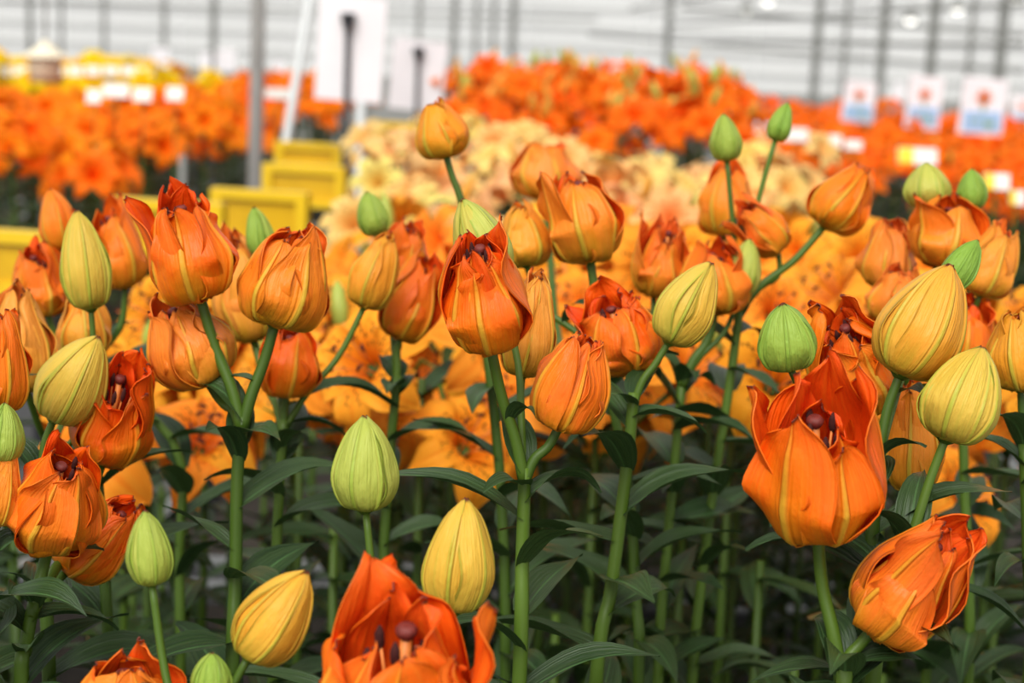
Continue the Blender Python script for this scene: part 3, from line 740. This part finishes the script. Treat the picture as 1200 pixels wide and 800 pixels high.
fr = random.Random(21)
def bed_plant(x, y, ztop, colr, name, label, group, detail, nb, budc, spread=.085, face=(0, -.55, .75), upright=0.0, bscale=1.0, budh=0.0):
    base = Vector((x, y, SOIL)); r = root(name, base, label, 'flower', group)
    h = ztop - SOIL - .05; sc = h / .75
    s = obj('stem', STEM_U, r); s.scale = (1, 1, sc)
    if detail:
        ang = fr.uniform(0, 6.28); z = h - .02
        while z > max(.12, h - .62):
            add_leaf(r, base + Vector((0, 0, z)), ang, fr.choice(LEAVES), fr.uniform(.8, 1.15), fr.uniform(-.3, .3)); ang += 2.4; z -= fr.uniform(.03, .05)
    else:
        f = obj('foliage', fr.choice(FOL), r); f.scale = (1.1, 1.1, sc); f.rotation_euler.z = fr.uniform(0, 6.28); f['kind'] = 'stuff'
    a0 = fr.uniform(0, 6.28)
    for k in range(nb):
        a = a0 + k * 6.283 / max(nb, 1) + fr.uniform(-.3, .3); rad = spread * fr.uniform(.55, 1.1)
        pos = Vector((math.cos(a) * rad, math.sin(a) * rad, h + fr.uniform(-.075, .05)))
        axis = Vector((math.cos(a) * .85 + face[0] + fr.uniform(-.35, .35), math.sin(a) * .7 + face[1] * fr.uniform(.3, 1.1), face[2] + fr.uniform(-.35, .35) + upright)).normalized()
        m = axis_matrix(pos, axis, fr.uniform(0, 6.28)); q = fr.uniform(.88, 1.1) * bscale
        cc = tuple(max(0, min(1, c * (1 + fr.uniform(-.10, .10)))) for c in colr)
        cc = (cc[0], cc[1] * fr.uniform(.8, 1.2), cc[2], 1)
        if detail:
            fl = obj('flower', THROAT, r); fl.matrix_local = m @ Matrix.Scale(q, 4)
            for me in fr.choice(TEPALS):
                t = obj('tepal', me, fl); t.color = cc
            obj('stamens', STAM, fl)
        else:
            fl = obj('flower', fr.choice(FARB), r); fl.matrix_local = m @ Matrix.Scale(q, 4); fl.color = cc
        bb = MB()
        if detail:
            bb.tube([Vector((0, 0, h - .02)), Vector((pos.x * .5, pos.y * .5, h - .0)), pos], .0028, 6); obj('pedicel', bb.mesh('pedicel', M_STEM, True), r)
    for k in range(fr.choice(budc)):
        a = fr.uniform(0, 6.28); bo = obj('bud', FARBUD_G if fr.random() < .45 else FARBUD_O, r)
        bo.matrix_local = axis_matrix(Vector((math.cos(a) * .03, math.sin(a) * .03, h + fr.uniform(-.01, .04) + budh * fr.uniform(.4, 1))), Vector((math.cos(a) * .4, math.sin(a) * .4, 1)), 0) @ Matrix.Scale(fr.uniform(.7, 1.1), 4)
ORANGE, PEACH, REDOR, YELL = (.97, .36, .025), (.94, .60, .22), (.94, .155, .003), (.90, .60, .004)

def hor(px): return 47 + .0454 * (px - 600)
def fill(d0, d1, step, pxl, pxr, ztop, zj, fn):
    """rows of plants between two depths; pxl/pxr give the left and right pixel limits at a depth"""
    y = d0
    while y <= d1:
        st = step * (1 + .04 * (y - d0))
        x = (pxl(y) - 600) / FPX * y + fr.uniform(0, st); xe = (pxr(y) - 600) / FPX * y
        while x <= xe:
            fn(x + fr.uniform(-.25, .25) * st, y + fr.uniform(-.25, .25) * st, ztop + fr.uniform(-zj, zj)); x += st
        y += st
fill(1.55, 3.0, .19, lambda y: -120, lambda y: 1320, .93, .07, lambda x, y, z: bed_plant(x, y, z, ORANGE, 'leafy_lily', 'leafy green lily without flowers, added unseen beside the frame to block side light', 'leafy lilies under the blooms', True, 0, (0,)))
# the bed goes on outside the frame: unseen plants added to block side light
for k in range(44):
    sx = -1 if k % 2 else 1; yy = .75 + (k // 2) * .105
    xx = sx * (yy * .31 + .10 + fr.uniform(0, .10))
    if abs(xx) < 1.0: bed_plant(xx, yy, 1.08 + fr.uniform(-.08, .08), ORANGE, 'leafy_lily', 'leafy green lily without flowers, added unseen beside the frame to block side light', 'leafy lilies under the blooms', False, 0, (0,))
# front bed of wide open orange lilies
fill(1.80, 2.35, .17, lambda y: 110, lambda y: 1300, 1.10, .05, lambda x, y, z: bed_plant(x, y, z, ORANGE, 'orange_lily', 'wide open spotted orange lily in the bed behind the double lilies', 'open orange lilies in the front bed', True, fr.choice((3, 4)), (0, 1)))
fill(2.5, 3.05, .17, lambda y: 440, lambda y: 1130, 1.12, .04, lambda x, y, z: bed_plant(x, y, z, ORANGE, 'orange_lily', 'wide open spotted orange lily in the bed behind the double lilies', 'open orange lilies in the front bed', False, fr.choice((3, 4, 5)), (0, 1)))
fill(3.45, 5.2, .20, lambda y: 430, lambda y: 900 + 20 * (y - 3.4), 1.13, .06, lambda x, y, z: bed_plant(x, y, z, PEACH, 'peach_lily', 'pale peach yellow lily in the blurred middle bed', 'peach lilies in the middle bed', False, fr.choice((3, 4)), (0, 1, 1), upright=.3))
fill(5.5, 7.75, .23, lambda y: 532 if y < 7.3 else 470, lambda y: 860, 1.27, .07, lambda x, y, z: bed_plant(x, y, z, REDOR, 'tall_orange_lily', 'tall deep orange lily in the bed behind the peach lilies', 'tall orange lilies behind the peach bed', False, fr.choice((4, 5)), (2, 3, 4), upright=.2, budh=.07))
fill(3.9, 13.5, .26, lambda y: max(850, 600 + 1.55 * FPX / y) if y < 7.8 else 870, lambda y: 1260, 1.03, .06, lambda x, y, z: bed_plant(x, y, z, REDOR, 'red_orange_lily', 'red orange lily in the wide blurred bed at right', 'red orange lilies in the right bed', False, fr.choice((4, 5)), (0, 0, 1), upright=.3))
fill(9.6, 13.2, .27, lambda y: 600 - 2.0 * FPX / y, lambda y: 600 - 1.15 * FPX / y, 1.08, .07, lambda x, y, z: bed_plant(x, y, z, (.95, .205, .003), 'bright_orange_lily', 'bright orange lily in the blurred bed at left', 'bright orange lilies in the left bed', False, 5, (0, 0, 1)))
fill(5.15, 8.4, .25, lambda y: -60, lambda y: min(440, 600 - 1.2 * FPX / y), 1.07, .07, lambda x, y, z: bed_plant(x, y, z, (.95, .205, .003), 'bright_orange_lily', 'bright orange lily in the blurred bed at left', 'bright orange lilies in the left bed', False, fr.choice((4, 5, 5)), (0, 0, 1), bscale=1.12))
fill(10.3, 14.5, .36, lambda y: -40, lambda y: 190 if y > 11 else 240, 1.09, .06, lambda x, y, z: bed_plant(x, y, z, YELL, 'yellow_lily', 'bright yellow lily in the farthest bed at left', 'yellow lilies at far left', False, 5, (0,), bscale=1.5, upright=.5))

# ================================================================== boards, signs, cards
def yellow_board(px0, py0, px1, py1, d, yaw, label):
    a, c = P((px0 + px1) / 2, py1, d), P((px0 + px1) / 2, py0, d)
    w = (px1 - px0) * d / FPX / 2; h = (py1 - py0) * d / FPX / 2; zc = (a.z + c.z) / 2
    r = root('yellow_board', (a.x, a.y, 0), label, 'board', 'yellow boards along the path'); r.rotation_euler.z = yaw
    bb = MB()
    bb.box((0, 0, zc + h - .012), (w, .02, .012)); bb.box((0, 0, zc - h + .012), (w, .02, .012))
    for s in (-1, 1): bb.box((s * (w - .014), 0, zc), (.014, .02, h - .024))
    obj('frame', bb.mesh('frame', M_YEL), r)
    bb = MB(); bb.box((0, 0, zc), (w - .027, .008, h - .024)); obj('panel', bb.mesh('panel', M_YELD), r)
    for s in (-1, 1):
        bb = MB(); bb.box((s * (w - .03), .035, (zc + h * .5) / 2), (.013, .013, (zc + h * .5) / 2)); obj('leg', bb.mesh('leg', M_BLACK), r)
yellow_board(-50, 268, 60, 345, 3.3, -.15, 'nearest yellow board at the left edge behind orange lilies')
yellow_board(133, 234, 265, 300, 3.8, -.15, 'yellow board mostly hidden behind the red orange bloom')
yellow_board(246, 222, 362, 292, 4.3, -.15, 'yellow board third along the path behind a green bud')
yellow_board(307, 193, 406, 242, 5.0, -.15, 'yellow board below the foot of the steel tube post')
yellow_board(322, 167, 402, 198, 5.9, -.15, 'small yellow board behind the others at the pipe foot')
yellow_board(438, 143, 490, 182, 6.9, -.15, 'small distant yellow board left of the tall olive orange bloom')

def stand_sign(px0, py0, px1, py1, d, label, polepx=None, ptop=None, front=False, print_=False, yaw=0.0, roll=0.0):
    c = P((px0 + px1) / 2, (py0 + py1) / 2, d); w = (px1 - px0) * d / FPX / 2; h = (py1 - py0) * d / FPX / 2
    r = root('sign', (c.x, c.y, 0), label, 'sign'); r.rotation_euler.z = yaw
    bb = MB(); bb.box((0, 0, c.z), (w, .004, h), rot=Matrix.Rotation(roll, 3, 'Y')); obj('board', bb.mesh('board', M_SIGN), r)
    xo = 0 if polepx is None else (polepx - (px0 + px1) / 2) * d / FPX
    top = c.z + h - .02 if ptop is None else c.z + ((py0 + py1) / 2 - ptop) * d / FPX
    yo = -.02 if front else .02
    bb = MB(); bb.tube([(xo, yo, SOIL * 0 + .0), (xo, yo, top)], .0095 if front else .011, 8); obj('pole', bb.mesh('pole', M_BLACK, True), r)
    if front:
        bb = MB(); bb.box((xo, yo, top), (.022, .016, .016)); bb.box((xo, yo - .004, top - .02), (.012, .014, .014)); obj('clip', bb.mesh('clip', M_BLACK), r)
    if print_:
        bb = MB(); bb.box((0, -.006, c.z - h * .52), (w * .86, .002, h * .36)); obj('blue_print', bb.mesh('blue_print', M_SIGNB), r)
        bb = MB()
        for k in range(6):
            g = k * 1.047
            bb.box((math.cos(g) * w * .18, -.007, c.z + h * .33 + math.sin(g) * w * .18), (w * .17, .002, w * .09), rot=Matrix.Rotation(-g, 3, 'Y'))
        obj('flower_print', bb.mesh('flower_print', M_SIGNR), r)
        bb = MB(); bb.box((0, -.0075, c.z - h * .05), (w * .05, .002, h * .2)); bb.box((-w * .3, -.0085, c.z - h * .5), (w * .22, .001, h * .05)); bb.box((w * .3, -.0085, c.z - h * .6), (w * .2, .001, h * .12)); obj('stalk_print', bb.mesh('stalk_print', M_SIGNG), r)
stand_sign(372, -2, 450, 118, 5.6, 'large white sign behind a black pole by the steel post', 408, 22, True, roll=math.radians(2))
stand_sign(458, 48, 521, 129, 7.2, 'smaller white sign behind a black pole above the olive orange bloom', 490, 60, True, roll=math.radians(4))
stand_sign(988, 95, 1025, 143, 10.5, 'leftmost picture sign with a red flower above the right bed', print_=True, roll=math.radians(3))
stand_sign(1063, 90, 1103, 151, 9.6, 'middle picture sign with a red flower above the right bed', print_=True, roll=math.radians(3))
stand_sign(1126, 92, 1178, 158, 8.4, 'largest picture sign, pale blue, at right above the orange bed', print_=True, roll=math.radians(3))
stand_sign(1185, 112, 1212, 150, 11.5, 'picture sign cut off by the right edge', print_=True)
for x0, y0, x1, y1, d, lb in ((178, 56, 198, 80, 16, 'tiny pale sign left of the two others beyond the yellow lilies'), (253, 58, 276, 84, 15, 'tiny pale sign midway between the yellow lilies and steel post'), (320, 72, 334, 92, 15, 'tiny pale sign just right of the steel tube post'),
                              (235, 62, 247, 84, 17, 'narrow tiny sign among far posts at left'), (570, 60, 585, 82, 13, 'tiny sign above the tall orange lilies'), (1048, 96, 1058, 120, 16, 'narrow tiny sign left of the middle picture sign')):
    stand_sign(x0, y0, x1, y1, d, lb)
def card(px, py, w, h, d, label, yel=False):
    c = P(px, py, d); z0 = 0.0 if -1.15 < c.x < -.8 or (c.x > 1.35 and c.x < 1.45) else SOIL
    r = root('plant_card', (c.x, c.y, z0), label, 'card', 'white cards between the lilies')
    W, H, z = w * d / FPX / 2, h * d / FPX / 2, c.z - z0
    bb = MB(); bb.box((0, 0, z), (W, .003, H), rot=Matrix.Rotation(-.35, 3, 'X')); obj('card', bb.mesh('card', M_CARD), r)
    bb = MB(); bb.box((0, .004, z / 2), (.0025, .0025, z / 2)); obj('stick', bb.mesh('stick', M_STEM), r)
    if yel:
        bb = MB(); bb.box((-W * .6, -.004, z), (W * .38, .003, H * .95), rot=Matrix.Rotation(-.35, 3, 'X')); obj('yellow_print', bb.mesh('yellow_print', M_CARDY), r)
for a in ((1075, 183, 46, 20, 5.0, 'large white and yellow card left of the round olive bud top', True), (1168, 213, 30, 20, 4.2, 'white card with yellow side near the right edge', True), (1192, 232, 18, 18, 4.2, 'small yellow card at the right edge', True),
          (898, 150, 26, 14, 6.2, 'white card left in the row behind the green bud', False), (932, 158, 30, 16, 6.2, 'white card right of the high green bud', False), (968, 165, 36, 15, 6.0, 'white card with yellow edge above the leaning bloom', True), (1000, 170, 20, 12, 6.0, 'small white card at the end of the card row', False),
          (110, 113, 17, 17, 5.5, 'leftmost white card among the left orange lilies', False), (136, 106, 30, 17, 5.5, 'widest white card among the left orange lilies', False), (167, 111, 22, 17, 5.5, 'pinkish white card among the left orange lilies', False), (205, 110, 20, 17, 5.5, 'white card right of the others in the left bed', False), (325, 110, 28, 13, 6.5, 'white card between the steel post and slanting pipe', False)):
    card(*a)
for k in range(9):
    px = 4 + k * 21; card(px, 83, 17, 11, 10.2, 'white card in the row before the yellow lilies')

# cream conical sensor housing hanging at the left
c = P(53, 74, 6.9); r = root('climate_sensor', c, 'cream housing with conical cap hanging above the left orange lilies', 'sensor')
s = 6.9 / FPX
bb = MB(); bb.lathe([(0, 26 * s), (4 * s, 26 * s), (6 * s, 21 * s), (24 * s, 9 * s), (26 * s, 7 * s), (24 * s, 5 * s), (0, 5 * s)], 20); obj('cap', bb.mesh('cap', M_CREAM, False), r)
bb = MB(); bb.lathe([(0, 5 * s), (19 * s, 5 * s), (18.5 * s, -8 * s), (17 * s, -22 * s), (0, -23 * s)], 20); obj('body', bb.mesh('body', M_BEIGE, True), r)
bb = MB()
for k in range(3): bb.lathe([(17 * s, (-2 - 6 * k) * s), (20 * s, (-3 - 6 * k) * s), (17 * s, (-4 - 6 * k) * s)], 20)
obj('ring', bb.mesh('ring', M_BEIGE, True), r)
bb = MB(); bb.tube([(0, 0, 25 * s), (0, 0, 5.0 - c.z)], .006, 6); obj('cable', bb.mesh('cable', M_STEELD), r)
